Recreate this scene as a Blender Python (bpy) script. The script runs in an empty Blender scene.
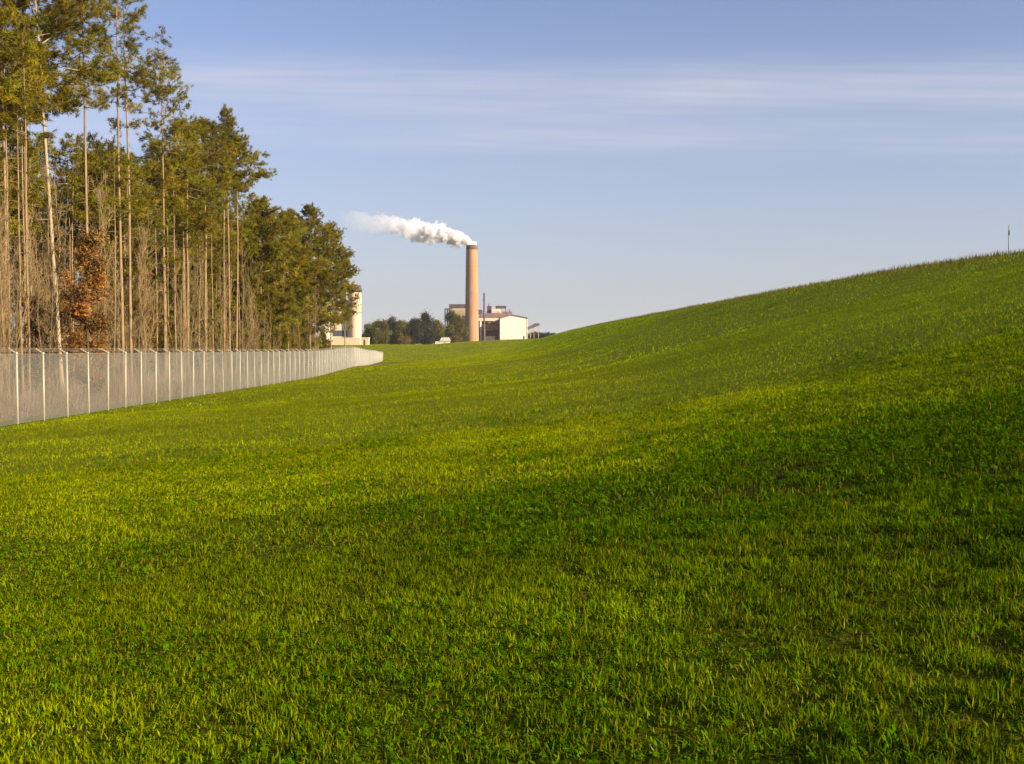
import bpy, math, random
import numpy as np
from mathutils import Vector

rng = np.random.default_rng(7)
random.seed(7)
sc = bpy.context.scene
COL = sc.collection
F = 1050.0            # focal length in photo pixels
EYE = 1.65
R = math.radians

# ------------------------------------------------------------------ helpers
def tag(o, label=None, cat=None, group=None, kind=None):
    if label: o['label'] = label
    if cat: o['category'] = cat
    if group: o['group'] = group
    if kind: o['kind'] = kind
    return o

def empty(name, loc, rz=0.0, label=None, cat=None, group=None):
    o = bpy.data.objects.new(name, None)
    COL.objects.link(o)
    o.location = loc
    o.rotation_euler = (0, 0, rz)
    o.empty_display_size = 0.5
    return tag(o, label, cat, group)

def np_mesh(name, V, polys, col=None, smooth=False):
    """V (n,3); polys: list of int arrays (k, m) with m corners each."""
    me = bpy.data.meshes.new(name)
    V = np.asarray(V, np.float32)
    me.vertices.add(len(V))
    me.vertices.foreach_set('co', V.ravel())
    polys = [np.asarray(p, np.int32) for p in polys if len(p)]
    loops = np.concatenate([p.ravel() for p in polys])
    sizes = np.concatenate([np.full(len(p), p.shape[1], np.int32) for p in polys])
    starts = np.concatenate([[0], np.cumsum(sizes)[:-1]]).astype(np.int32)
    me.loops.add(len(loops))
    me.loops.foreach_set('vertex_index', loops)
    me.polygons.add(len(sizes))
    me.polygons.foreach_set('loop_start', starts)
    me.polygons.foreach_set('use_smooth', np.full(len(sizes), bool(smooth)))
    me.update(calc_edges=True)
    if col is not None:
        a = me.color_attributes.new('tint', 'FLOAT_COLOR', 'POINT')
        c = np.ones((len(V), 4), np.float32)
        c[:, :3] = col
        a.data.foreach_set('color', c.ravel())
    return me

def link(name, me, mat, parent=None):
    o = bpy.data.objects.new(name, me)
    COL.objects.link(o)
    if mat is not None and len(me.materials) == 0:
        me.materials.append(mat)
    if parent is not None:
        o.parent = parent
    return o

class MB:
    """collects boxes, prisms, tubes into one mesh"""
    def __init__(s):
        s.v = []; s.p = {}; s.n = 0
    def add(s, V, faces):
        V = np.asarray(V, float)
        s.v.append(V)
        for f in faces:
            s.p.setdefault(len(f), []).append([i + s.n for i in f])
        s.n += len(V)
    def box(s, x0, x1, y0, y1, z0, z1):
        V = [(x0,y0,z0),(x1,y0,z0),(x1,y1,z0),(x0,y1,z0),(x0,y0,z1),(x1,y0,z1),(x1,y1,z1),(x0,y1,z1)]
        s.add(V, [(0,3,2,1),(4,5,6,7),(0,1,5,4),(1,2,6,5),(2,3,7,6),(3,0,4,7)])
    def extrude_y(s, pts, y0, y1):
        """polygon of (x,z), counter-clockwise seen from -y, pushed from y0 to y1"""
        n = len(pts)
        V = [(x, y0, z) for x, z in pts] + [(x, y1, z) for x, z in pts]
        fs = [tuple(range(n)), tuple(range(2*n-1, n-1, -1))]
        fs += [(i, i+n, (i+1) % n + n, (i+1) % n) for i in range(n)]
        s.add(V, fs)
    def tube(s, pts, rad, sides=8, cap=True):
        pts = np.asarray(pts, float)
        rad = np.full(len(pts), rad) if np.isscalar(rad) else np.asarray(rad, float)
        V = []
        for i in range(len(pts)):
            d = pts[min(i+1, len(pts)-1)] - pts[max(i-1, 0)]
            d = d / (np.linalg.norm(d) + 1e-9)
            a = np.array([0, 0, 1.0]) if abs(d[2]) < 0.9 else np.array([1.0, 0, 0])
            u = np.cross(a, d); u /= np.linalg.norm(u)
            w = np.cross(d, u)
            for k in range(sides):
                t = 2*math.pi*k/sides
                V.append(pts[i] + rad[i]*(math.cos(t)*u + math.sin(t)*w))
        fs = []
        for i in range(len(pts)-1):
            for k in range(sides):
                k2 = (k+1) % sides
                fs.append((i*sides+k, i*sides+k2, (i+1)*sides+k2, (i+1)*sides+k))
        if cap:
            fs.append(tuple(range(sides-1, -1, -1)))
            fs.append(tuple((len(pts)-1)*sides + k for k in range(sides)))
        s.add(V, fs)
    def lathe(s, prof, cx=0, cy=0, sides=32):
        V = []
        for r, z in prof:
            for k in range(sides):
                t = 2*math.pi*k/sides
                V.append((cx + r*math.cos(t), cy + r*math.sin(t), z))
        fs = []
        for i in range(len(prof)-1):
            for k in range(sides):
                k2 = (k+1) % sides
                fs.append((i*sides+k, i*sides+k2, (i+1)*sides+k2, (i+1)*sides+k))
        s.add(V, fs)
    def mesh(s, name, smooth=False):
        return np_mesh(name, np.concatenate(s.v), [s.p[k] for k in s.p], smooth=smooth)
    def build(s, name, mat, parent=None, smooth=False):
        return link(name, s.mesh(name, smooth), mat, parent)

def sstep(a, b, x):
    t = np.clip((np.asarray(x, float) - a) / (b - a), 0, 1)
    return t*t*(3 - 2*t)

def vnoise(x, y, seed=0):
    x = np.asarray(x, float); y = np.asarray(y, float)
    xi = np.floor(x).astype(np.int64); yi = np.floor(y).astype(np.int64)
    fx = x - xi; fy = y - yi
    fx = fx*fx*(3-2*fx); fy = fy*fy*(3-2*fy)
    def h(i, j):
        n = (i*374761393 + j*668265263 + seed*1442695041) & 0x7fffffff
        n = ((n ^ (n >> 13)) * 1274126177) & 0x7fffffff
        n = (n ^ (n >> 16)) & 0xffff
        return n / 65535.0
    return (h(xi,yi)*(1-fx) + h(xi+1,yi)*fx)*(1-fy) + (h(xi,yi+1)*(1-fx) + h(xi+1,yi+1)*fx)*fy

def fbm(x, y, seed=0, oct=4):
    t = 0; a = 0.5; s = 0
    for k in range(oct):
        t = t + a*vnoise(x, y, seed+k*17); s += a
        x = x*2.03 + 5.1; y = y*2.03 + 9.7; a *= 0.5
    return t / s

# ------------------------------------------------------------------ materials
def new_mat(name):
    m = bpy.data.materials.new(name); m.use_nodes = True
    nt = m.node_tree; nt.nodes.clear()
    out = nt.nodes.new('ShaderNodeOutputMaterial')
    return m, nt, out

def N(nt, t, **kw):
    n = nt.nodes.new(t)
    for k, v in kw.items():
        if hasattr(n, k): setattr(n, k, v)
        else: n.inputs[k.replace('_', ' ')].default_value = v
    return n

def L(nt, a, b): nt.links.new(a, b)

def ramp(nt, stops):
    r = nt.nodes.new('ShaderNodeValToRGB')
    e = r.color_ramp.elements
    while len(e) < len(stops): e.new(0.5)
    for i, (p, c) in enumerate(stops):
        e[i].position = p; e[i].color = (*c, 1) if len(c) == 3 else c
    return r

def mottled(name, c1, c2, scale=1.0, rough=0.8, bump=0.2, stretch=(1, 1, 1), spec=0.2, metallic=0.0, c3=None, dist=0.02):
    m, nt, out = new_mat(name)
    tc = N(nt, 'ShaderNodeTexCoord'); mp = N(nt, 'ShaderNodeMapping'); mp.inputs['Scale'].default_value = stretch
    L(nt, tc.outputs['Object'], mp.inputs['Vector'])
    no = N(nt, 'ShaderNodeTexNoise'); no.inputs['Scale'].default_value = scale; no.inputs['Detail'].default_value = 6
    no.inputs['Roughness'].default_value = 0.65
    L(nt, mp.outputs['Vector'], no.inputs['Vector'])
    st = [(0.3, c1), (0.7, c2)] if c3 is None else [(0.28, c1), (0.5, c2), (0.72, c3)]
    r = ramp(nt, st); L(nt, no.outputs['Fac'], r.inputs['Fac'])
    b = N(nt, 'ShaderNodeBsdfPrincipled')
    b.inputs['Roughness'].default_value = rough
    b.inputs['Specular IOR Level'].default_value = spec
    b.inputs['Metallic'].default_value = metallic
    L(nt, r.outputs['Color'], b.inputs['Base Color'])
    if bump:
        bp = N(nt, 'ShaderNodeBump'); bp.inputs['Strength'].default_value = bump; bp.inputs['Distance'].default_value = dist
        L(nt, no.outputs['Fac'], bp.inputs['Height']); L(nt, bp.outputs['Normal'], b.inputs['Normal'])
    L(nt, b.outputs['BSDF'], out.inputs['Surface'])
    return m

def leafy(name, base, trans=0.3, rough=0.55, spec=0.15, hue_var=0.12, use_tint=True, tcol=None):
    """foliage: tint attribute (per leaf clump) x base colour, some light passes through"""
    m, nt, out = new_mat(name)
    mix = N(nt, 'ShaderNodeMixRGB', blend_type='MULTIPLY'); mix.inputs['Fac'].default_value = 1
    mix.inputs['Color1'].default_value = (*base, 1)
    if use_tint:
        at = N(nt, 'ShaderNodeAttribute', attribute_name='tint')
        L(nt, at.outputs['Color'], mix.inputs['Color2'])
    else:
        mix.inputs['Color2'].default_value = (1, 1, 1, 1)
    oi = N(nt, 'ShaderNodeObjectInfo')
    mr = N(nt, 'ShaderNodeMapRange'); mr.inputs['To Min'].default_value = 1-hue_var; mr.inputs['To Max'].default_value = 1+hue_var
    L(nt, oi.outputs['Random'], mr.inputs['Value'])
    hs = N(nt, 'ShaderNodeHueSaturation'); L(nt, mix.outputs['Color'], hs.inputs['Color']); L(nt, mr.outputs['Result'], hs.inputs['Value'])
    b = N(nt, 'ShaderNodeBsdfPrincipled'); b.inputs['Roughness'].default_value = rough; b.inputs['Specular IOR Level'].default_value = spec
    L(nt, hs.outputs['Color'], b.inputs['Base Color'])
    t = N(nt, 'ShaderNodeBsdfTranslucent'); L(nt, hs.outputs['Color'], t.inputs['Color'])
    ms = N(nt, 'ShaderNodeMixShader'); ms.inputs['Fac'].default_value = trans
    L(nt, b.outputs['BSDF'], ms.inputs[1]); L(nt, t.outputs['BSDF'], ms.inputs[2])
    L(nt, ms.outputs['Shader'], out.inputs['Surface'])
    return m

M = {}
M['grass'] = leafy('grass_blades', (1, 1, 1), trans=0.38, rough=0.8, spec=0.0, hue_var=0)
M['clover'] = leafy('clover_leaves', (1, 1, 1), trans=0.3, rough=0.8, spec=0.0, hue_var=0)
M['needles'] = leafy('pine_needles', (0.178, 0.152, 0.005), trans=0.3, hue_var=0.2)
M['broad'] = leafy('tree_leaves', (0.11, 0.105, 0.022), trans=0.25, hue_var=0.2)
M['dark_broad'] = leafy('dark_tree_leaves', (0.035, 0.040, 0.022), trans=0.2, hue_var=0.15)
M['russet'] = leafy('russet_leaves', (0.22, 0.105, 0.022), trans=0.3, hue_var=0.12)
M['brown'] = leafy('brown_leaves', (0.13, 0.085, 0.04), trans=0.2, hue_var=0.15)
M['brush'] = leafy('dry_brush', (1, 1, 1), trans=0.15, hue_var=0)
M['bark'] = mottled('pine_bark', (0.11, 0.075, 0.038), (0.25, 0.17, 0.085), scale=2.2, stretch=(1, 1, 0.25), bump=0.7, rough=0.9, c3=(0.32, 0.225, 0.12), dist=0.04)
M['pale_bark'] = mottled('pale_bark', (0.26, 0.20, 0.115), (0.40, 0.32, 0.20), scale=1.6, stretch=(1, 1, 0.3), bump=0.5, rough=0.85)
M['twig'] = mottled('bare_twigs', (0.15, 0.10, 0.045), (0.27, 0.19, 0.085), scale=1.0, stretch=(1, 1, 0.4), bump=0, rough=0.9)
M['dark_bark'] = mottled('dark_bark', (0.05, 0.035, 0.02), (0.12, 0.08, 0.05), scale=2, stretch=(1, 1, 0.3), bump=0.4, rough=0.9)
M['galv'] = mottled('galvanised_steel', (0.30, 0.28, 0.21), (0.42, 0.39, 0.30), scale=3, bump=0, rough=0.5, spec=0.4)
M['wire'] = mottled('weathered_wire', (0.18, 0.172, 0.14), (0.26, 0.248, 0.205), scale=0.5, bump=0, rough=0.6, spec=0.3)
M['concrete'] = mottled('chimney_concrete', (0.29, 0.155, 0.09), (0.38, 0.205, 0.115), scale=0.25, stretch=(1, 1, 0.25), bump=0.1, rough=0.9, c3=(0.44, 0.25, 0.145))
M['sooty'] = mottled('sooty_concrete', (0.06, 0.045, 0.045), (0.22, 0.14, 0.11), scale=0.8, bump=0.1, rough=0.9)
M['white_clad'] = mottled('cream_cladding', (0.74, 0.67, 0.54), (0.82, 0.75, 0.62), scale=0.12, stretch=(1, 1, 0.2), bump=0.05, rough=0.6)
M['cream'] = mottled('cream_panel', (0.55, 0.46, 0.31), (0.70, 0.60, 0.43), scale=0.2, bump=0.05, rough=0.7)
M['roof'] = mottled('purple_grey_roof', (0.16, 0.105, 0.115), (0.25, 0.17, 0.17), scale=0.3, bump=0.05, rough=0.7)
M['dark_steel'] = mottled('dark_steel', (0.06, 0.045, 0.06), (0.13, 0.09, 0.11), scale=0.5, bump=0.05, rough=0.6)
M['tan'] = mottled('tan_wall', (0.30, 0.22, 0.13), (0.42, 0.32, 0.19), scale=0.25, bump=0.05, rough=0.8)
M['grey_green'] = mottled('grey_green_roof', (0.42, 0.46, 0.38), (0.55, 0.58, 0.48), scale=0.3, bump=0.05, rough=0.6)
M['shade_glass'] = mottled('dusty_window_glass', (0.05, 0.05, 0.06), (0.09, 0.09, 0.10), scale=0.3, bump=0, rough=0.2, spec=0.5)
M['peach'] = mottled('peach_render', (0.56, 0.40, 0.26), (0.66, 0.48, 0.32), scale=0.25, stretch=(1, 1, 0.3), bump=0.05, rough=0.85)
M['marker'] = mottled('marker_pole_paint', (0.20, 0.22, 0.24), (0.34, 0.34, 0.36), scale=6, bump=0, rough=0.6)

# ------------------------------------------------------------------ terrain (heights above z = 0; the eye is at EYE)
_us = np.linspace(-400, 400, 8001)
def _slope(u):
    s = np.interp(u, [-18, -10, 0, 8, 24, 34, 60, 90, 130, 131], [0.045, 0.06, 0.10, 0.275, 0.275, 0.02, 0.015, -0.1, -0.1, 0.0])
    return np.where(u < -18, 0.0, s)
_ps = np.cumsum(_slope(_us)) * (_us[1]-_us[0])
_ps = _ps - np.interp(0, _us, _ps) - 1.65
_zf = float(np.interp(-18.2, _us, _ps))

def U(x, y): return x + 0.021*y

def height(x, y):
    x = np.asarray(x, float); y = np.asarray(y, float)
    u = U(x, y)
    p = np.interp(u, _us, _ps)
    low = _zf
    k = np.interp(y, [0, 40, 53, 74, 135, 258, 400], [0.97, 0.97, 0.99, 1.05, 1.09, 1.18, 1.22])
    up = np.maximum(p - low, 0)
    hill = low + up*np.where(u > 6, 1 + (k-1)*sstep(6, 24, u), 1)
    # toe of the bank eases off with distance
    hill = np.where(y > 300, low + (hill-low)*(1 - 0.45*sstep(380, 520, y)), hill)
    # the strip by the fence rises and falls a little
    wl = 1 - sstep(-16, -4, u)
    bump = 0.45*np.exp(-((y-152)/30.0)**2) - 0.6*sstep(200, 330, y)
    z = hill + wl*bump
    # far plain with the works
    far = np.interp(x, [-120, -79, -45, -25, -7, 10, 30], [3.2, 3.2, 3.0, 4.7, 5.5, 6.1, 6.5])
    w = sstep(310, 600, y)
    z = np.where(w > 0, z*(1-w) + np.maximum(far, 0)*w, z)
    # small undulation
    z = z + 0.035*(fbm(x*0.35, y*0.35, 3, 3)-0.5)*sstep(2, 6, np.hypot(x, y))
    z = z + 0.25*(fbm(x*0.06, y*0.05, 11, 2)-0.5)*sstep(12, 40, np.hypot(x, y))*sstep(-17, -8, u)
    return z + EYE

def H1(x, y): return float(height(np.array([x]), np.array([y]))[0])

def axis(pts):
    out = []
    for a, b, st in pts:
        out.append(np.arange(a, b, st))
    return np.unique(np.concatenate(out))

gx = axis([(-6000, -1000, 500), (-1000, -200, 50), (-200, -60, 6), (-60, -24, 1.5), (-24, 40, 0.6), (40, 130, 3), (130, 400, 20), (400, 6001, 400)])
gy = axis([(-400, -20, 40), (-20, 0, 2), (0, 70, 0.6), (70, 170, 1.5), (170, 700, 6), (700, 1500, 80), (1500, 8001, 500)])
GX, GY = np.meshgrid(gx, gy)
GZ = height(GX.ravel(), GY.ravel())
nx, ny = len(gx), len(gy)
idx = np.arange(nx*ny).reshape(ny, nx)
quads = np.stack([idx[:-1, :-1], idx[:-1, 1:], idx[1:, 1:], idx[1:, :-1]], -1).reshape(-1, 4)
uu = U(GX.ravel(), GY.ravel())
litter = np.clip(1 - sstep(-20.5, -19.0, uu), 0, 1)*(1 - sstep(200, 240, GY.ravel()))
def rough_shade_zone(x, y):
    """1 where the turf is long, dark and full of clover (the near part of the bank; its dark tone also carries painted low-sun shading), 0 where it is short and yellow"""
    n = fbm(x*0.35, y*0.25, 21, 4) - 0.5
    px = x + 4*(fbm(x*0.3, y*0.3, 25, 2)-0.5); py = y + 6*n
    p = np.exp(-(((px-2.0)/4.6)**2 + ((py-11.2)/3.4)**2))
    b_ = sstep(-3, 4, px)*(1 - sstep(4, 21, py))  # near right side of the bank: grazing-light falloff put into the turf colour
    return np.clip(0.40*p + 0.42*b_ + 0.42*(1 - sstep(5, 21, py)) + 0.5*n, 0, 1)
thatch = rough_shade_zone(GX.ravel(), GY.ravel())*(uu < 40)*(GY.ravel() > -30)
gm = np_mesh('ground', np.stack([GX.ravel(), GY.ravel(), GZ], 1), [quads], col=np.stack([litter, thatch, litter*0], 1), smooth=True)

m, nt, out = new_mat('turf_ground')
tc = N(nt, 'ShaderNodeTexCoord')
n1 = N(nt, 'ShaderNodeTexNoise'); n1.inputs['Scale'].default_value = 0.35; n1.inputs['Detail'].default_value = 8; n1.inputs['Roughness'].default_value = 0.7
n2 = N(nt, 'ShaderNodeTexNoise'); n2.inputs['Scale'].default_value = 9; n2.inputs['Detail'].default_value = 6
L(nt, tc.outputs['Object'], n1.inputs['Vector']); L(nt, tc.outputs['Object'], n2.inputs['Vector'])
r1 = ramp(nt, [(0.3, (0.13, 0.165, 0.001)), (0.55, (0.17, 0.205, 0.001)), (0.75, (0.20, 0.21, 0.002))])
r2 = ramp(nt, [(0.35, (0.55, 0.5, 0.5)), (0.65, (1, 1, 1))])
L(nt, n1.outputs['Fac'], r1.inputs['Fac']); L(nt, n2.outputs['Fac'], r2.inputs['Fac'])
mu = N(nt, 'ShaderNodeMixRGB', blend_type='MULTIPLY'); mu.inputs['Fac'].default_value = 1
L(nt, r1.outputs['Color'], mu.inputs['Color1']); L(nt, r2.outputs['Color'], mu.inputs['Color2'])
r3 = ramp(nt, [(0.3, (0.10, 0.06, 0.03)), (0.6, (0.21, 0.14, 0.075)), (0.8, (0.26, 0.19, 0.11))])
L(nt, n2.outputs['Fac'], r3.inputs['Fac'])
at = N(nt, 'ShaderNodeAttribute', attribute_name='tint')
sepc = N(nt, 'ShaderNodeSeparateColor'); L(nt, at.outputs['Color'], sepc.inputs[0])
th = N(nt, 'ShaderNodeMixRGB', blend_type='MULTIPLY'); th.inputs['Color2'].default_value = (0.26, 0.19, 0.4, 1)
L(nt, sepc.outputs[1], th.inputs['Fac']); L(nt, mu.outputs['Color'], th.inputs['Color1'])
mx = N(nt, 'ShaderNodeMixRGB'); L(nt, sepc.outputs[0], mx.inputs['Fac'])
L(nt, th.outputs['Color'], mx.inputs['Color1']); L(nt, r3.outputs['Color'], mx.inputs['Color2'])
b = N(nt, 'ShaderNodeBsdfPrincipled'); b.inputs['Roughness'].default_value = 0.95; b.inputs['Specular IOR Level'].default_value = 0.05
L(nt, mx.outputs['Color'], b.inputs['Base Color'])
bp = N(nt, 'ShaderNodeBump'); bp.inputs['Strength'].default_value = 0.6; bp.inputs['Distance'].default_value = 0.1
L(nt, n2.outputs['Fac'], bp.inputs['Height']); L(nt, bp.outputs['Normal'], b.inputs['Normal'])
L(nt, b.outputs['BSDF'], out.inputs['Surface'])
tag(link('ground', gm, m), 'grassy bank and plain under the turf', kind='structure')

# ------------------------------------------------------------------ grass
def scatter(n, r0, r1, half=36, umin=-18.0, umax=33.0, ymax=420):
    r = np.sqrt(rng.uniform(r0*r0, r1*r1, n)); a = R(1)*rng.uniform(-half, half, n)
    x = r*np.sin(a); y = r*np.cos(a)
    u = U(x, y)
    k = (u > umin) & (u < umax) & (y < ymax)
    return x[k], y[k]

def grass_col(x, y, n):
    z = rough_shade_zone(x, y)[:, None]
    big = fbm(x*0.12, y*0.12, 31, 3)[:, None]
    u = U(x, y)[:, None]
    yel = np.array([0.232, 0.262, 0.0]); grn = np.array([0.182, 0.255, 0.0]); drk = np.array([0.078, 0.138, 0.0])
    slope = sstep(0, 14, u)
    c = yel*(1-slope) + grn*slope
    c = c*(1-z) + drk*z
    big2 = fbm(x*0.45, y*0.45, 33, 4)[:, None]
    c = c*(0.72 + 0.6*big)*(0.80 + 0.4*sstep(0.25, 0.75, big2))
    # clump variation of the turf, species by species
    sp = fbm(x*1.3, y*1.3, 41, 2)[:, None]
    c = c*(0.70 + 0.6*sp)
    brn = sstep(0.5, 0.75, fbm(x*2.6, y*2.2, 43, 3))[:, None]*(0.15 + 0.15*z)
    c = c*(1-brn) + np.array([0.100, 0.095, 0.004])*brn
    c = c*rng.uniform(0.55, 1.45, (n, 1))
    c[:, 0:1] *= rng.uniform(0.8, 1.2, (n, 1))
    k = rng.random(n)
    st = k < 0.03
    c[st] = np.array([0.30, 0.25, 0.025])*rng.uniform(0.5, 1.1, (st.sum(), 1))
    br = (k > 0.07) & (k < 0.105)
    c[br] = np.array([0.13, 0.095, 0.010])*rng.uniform(0.5, 1.1, (br.sum(), 1))
    bl = (k > 0.15) & (k < 0.20)
    c[bl] = np.array([0.06, 0.18, 0.006])*rng.uniform(0.6, 1.3, (bl.sum(), 1))
    return c

def blades(x, y, hgt, wid, lean=1.25, seg=True):
    n = len(x)
    z = height(x, y) - 0.012
    az = rng.uniform(0, 2*math.pi, n); la = rng.uniform(0, 2*math.pi, n); ln = np.abs(rng.normal(0, lean, n))
    h = hgt; w = wid
    d = np.stack([np.cos(az), np.sin(az), np.zeros(n)], 1)*w[:, None]*0.5
    l = np.stack([np.cos(la)*ln, np.sin(la)*ln, np.ones(n)], 1); l /= np.linalg.norm(l, axis=1)[:, None]
    B = np.stack([x, y, z], 1)
    mid = B + l*(h*0.55)[:, None]
    l2 = l + np.stack([np.cos(la), np.sin(la), -0.5*np.ones(n)], 1)*(0.5*ln)[:, None]
    l2 /= np.linalg.norm(l2, axis=1)[:, None]
    tip = mid + l2*(h*0.5)[:, None]
    if seg:
        V = np.stack([B-d, B+d, mid+d*0.8, mid-d*0.8, tip], 1).reshape(-1, 3)
        i = np.arange(n)*5
        return V, np.stack([i, i+1, i+2, i+3], 1), np.stack([i+3, i+2, i+4], 1), 5
    V = np.stack([B-d, B+d, tip], 1).reshape(-1, 3)
    i = np.arange(n)*3
    return V, None, np.stack([i, i+1, i+2], 1), 3

gv, gq, gt, gc = [], [], [], []
off = 0
for (n, r0, r1, h0, h1, w0, w1, seg) in (
        (840000, 1.2, 9.5, 0.03, 0.075, 0.005, 0.012, True),
        (600000, 9.0, 22, 0.035, 0.085, 0.008, 0.017, True),
        (420000, 21, 50, 0.05, 0.12, 0.014, 0.028, False),
        (380000, 48, 130, 0.06, 0.15, 0.03, 0.07, False),
        (330000, 125, 420, 0.08, 0.18, 0.07, 0.16, False),
        (150000, 300, 655, 0.12, 0.25, 0.2, 0.4, False)):
    half = 64 if r1 < 10 else 52 if r1 < 23 else 46 if r1 < 60 else 42
    if r0 > 250:
        y = rng.uniform(r0, r1, n); x = rng.uniform(-0.16, 0.07, n)*y
        k = U(x, y) > np.interp(y, [300, 338, 350, 420], [-30, -34, -60, -200]); x = x[k]; y = y[k]
    elif r0 > 100:
        y = rng.uniform(r0, r1, n); x = rng.uniform(-19, 33, n) - 0.021*y
        k = U(x, y) > np.interp(y, [100, 152, 340, 420], [-18, -19, -34, -34]); x = x[k]; y = y[k]
    else:
        x, y = scatter(n, r0, r1, half)
    # clumps: thin the turf where the noise is low
    cl = fbm(x*5.0, y*5.0, 51, 3)
    zone = rough_shade_zone(x, y)
    keep = rng.random(len(x)) < np.clip(1.0 - (0.20 + 0.45*zone)*(1-sstep(0.38, 0.54, cl)), 0.30, 1)
    x, y, cl, zone = x[keep], y[keep], cl[keep], zone[keep]
    k = len(x)
    hgt = rng.uniform(h0, h1, k)*(0.35 + 1.3*cl)*(0.72 + 0.38*zone)
    V, q, t, s = blades(x, y, hgt, rng.uniform(w0, w1, k), seg=seg)
    c = np.repeat(grass_col(x, y, k), s, axis=0)
    gv.append(V); gc.append(c)
    if q is not None: gq.append(q+off)
    gt.append(t+off); off += len(V)
n = 26000
y = 30 + 330*rng.random(n)**1.6; x = rng.normal(28, 2.2, n) - 0.021*y
V, q, t, s = blades(x, y, rng.uniform(0.10, 0.38, n)*(0.4 + 1.2*fbm(x*0.5, y*0.3, 91, 3)), rng.uniform(0.02, 0.05, n), lean=0.4, seg=False)
gv.append(V); gt.append(t+off); off += len(V)
gc.append(np.repeat(np.array([0.15, 0.125, 0.03])*rng.uniform(0.5, 1.2, (n, 1)), 3, axis=0))
me = np_mesh('grass', np.concatenate(gv), [np.concatenate(gq), np.concatenate(gt)], col=np.concatenate(gc))
tag(link('grass', me, M['grass']), 'short green turf covering the bank and the strip by the fence', 'grass', kind='stuff')

# clover and other broad low leaves in the near turf
x, y = scatter(420000, 1.2, 26, 58)
cl = fbm(x*0.8, y*0.8, 61, 3)
k = rng.random(len(x)) < (0.12 + rough_shade_zone(x, y))*sstep(0.40, 0.60, cl)*np.clip(1.0*(1 - sstep(10, 26, np.hypot(x, y))*0.6), 0, 1)
x, y = x[k], y[k]; n = len(x)
z = height(x, y) + rng.uniform(0.015, 0.065, n)
rad = rng.uniform(0.010, 0.020, n)*(1 + sstep(8, 24, y)*0.9)
az = rng.uniform(0, 2*math.pi, n); tilt = rng.normal(0, 0.45, (n, 2))
V = []; tri = []
for j in range(3):
    a = az + j*2.094
    for da, rr in ((0, 0.0), (-0.55, 0.85), (0, 1.1), (0.55, 0.85)):
        px = np.cos(a+da)*rad*rr; py = np.sin(a+da)*rad*rr
        V.append(np.stack([x+px, y+py, z + px*tilt[:, 0] + py*tilt[:, 1]], 1))
V = np.stack(V, 1).reshape(-1, 3)
i = np.arange(n)*12
q = np.concatenate([np.stack([i+4*j, i+4*j+1, i+4*j+2, i+4*j+3], 1) for j in range(3)])
c = np.array([0.050, 0.120, 0.0])*rng.uniform(0.55, 1.6, (n, 1)); c = np.repeat(c, 12, axis=0)
tag(link('clover', np_mesh('clover', V, [q], col=c), M['clover']), 'dark clover leaves spread through the near turf', 'clover', kind='stuff')

# ------------------------------------------------------------------ fence
def fence_path():
    P = [(-18.2 - 0.021*22, 22.0), (-18.2 - 0.021*110, 110.0), (-22.7, 152.0), (-29.0, 220.0), (-41.5, 338.0), (-62.0, 345.0)]
    out = [np.array(P[0])]
    acc = 0
    for a, b in zip(P[:-1], P[1:]):
        a = np.array(a); b = np.array(b); l = np.linalg.norm(b-a); n = max(1, int(l/0.25))
        for k in range(1, n+1): out.append(a + (b-a)*k/n)
    return np.array(out)
FP = fence_path()
FS = np.concatenate([[0], np.cumsum(np.linalg.norm(np.diff(FP, axis=0), axis=1))])
FZ = height(FP[:, 0], FP[:, 1])
_k = 21; FZ = np.convolve(np.pad(FZ, _k//2, mode='edge'), np.ones(_k)/_k, 'valid')
def fp(s):
    return np.stack([np.interp(s, FS, FP[:, 0]), np.interp(s, FS, FP[:, 1]), np.interp(s, FS, FZ)], -1)
fence = empty('chain_link_fence', tuple(fp(0.0)), 0, 'long grey chain-link fence with barbed-wire arms along the foot of the bank', 'fence')
F0 = fp(0.0)
MH = 2.74
total = FS[-1]
# diagonal wires
pitch = 0.052; wr = 0.0031
ns = int(total/pitch)
s0 = np.arange(ns)*pitch
Vs = []; Qs = []; o = 0
for sgn in (1, -1):
    sa = s0.copy(); sb = np.clip(s0 + sgn*MH*0.95, 0, total)
    nseg = 4
    tt = np.linspace(0, 1, nseg+1)
    S = sa[:, None] + (sb-sa)[:, None]*tt[None, :]
    Pp = fp(S); Pp[..., 2] += 0.04 + tt[None, :]*(MH-0.05)
    Pp[..., 0] += sgn*0.003
    Pp = Pp - F0
    # triangular section
    ring = []
    for kx, kz in ((0.0, 1.0), (0.87, -0.5), (-0.87, -0.5)):
        Q = Pp.copy(); Q[..., 0] += wr*kx*1.1; Q[..., 1] += -sgn*wr*kz*0.7; Q[..., 2] += wr*kz*0.7
        ring.append(Q)
    Rg = np.stack(ring, 2)           # ns, nseg+1, 3, 3
    base = o + (np.arange(ns)*(nseg+1)*3)[:, None]
    for g in range(nseg):
        for c3 in range(3):
            d3 = (c3+1) % 3
            Qs.append(np.concatenate([base+g*3+c3, base+g*3+d3, base+(g+1)*3+d3, base+(g+1)*3+c3], 1))
    Vs.append(Rg.reshape(-1, 3)); o += ns*(nseg+1)*3
link('chain_link_mesh', np_mesh('chain_link_mesh', np.concatenate(Vs), [np.concatenate(Qs)]), M['wire'], fence)
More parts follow.
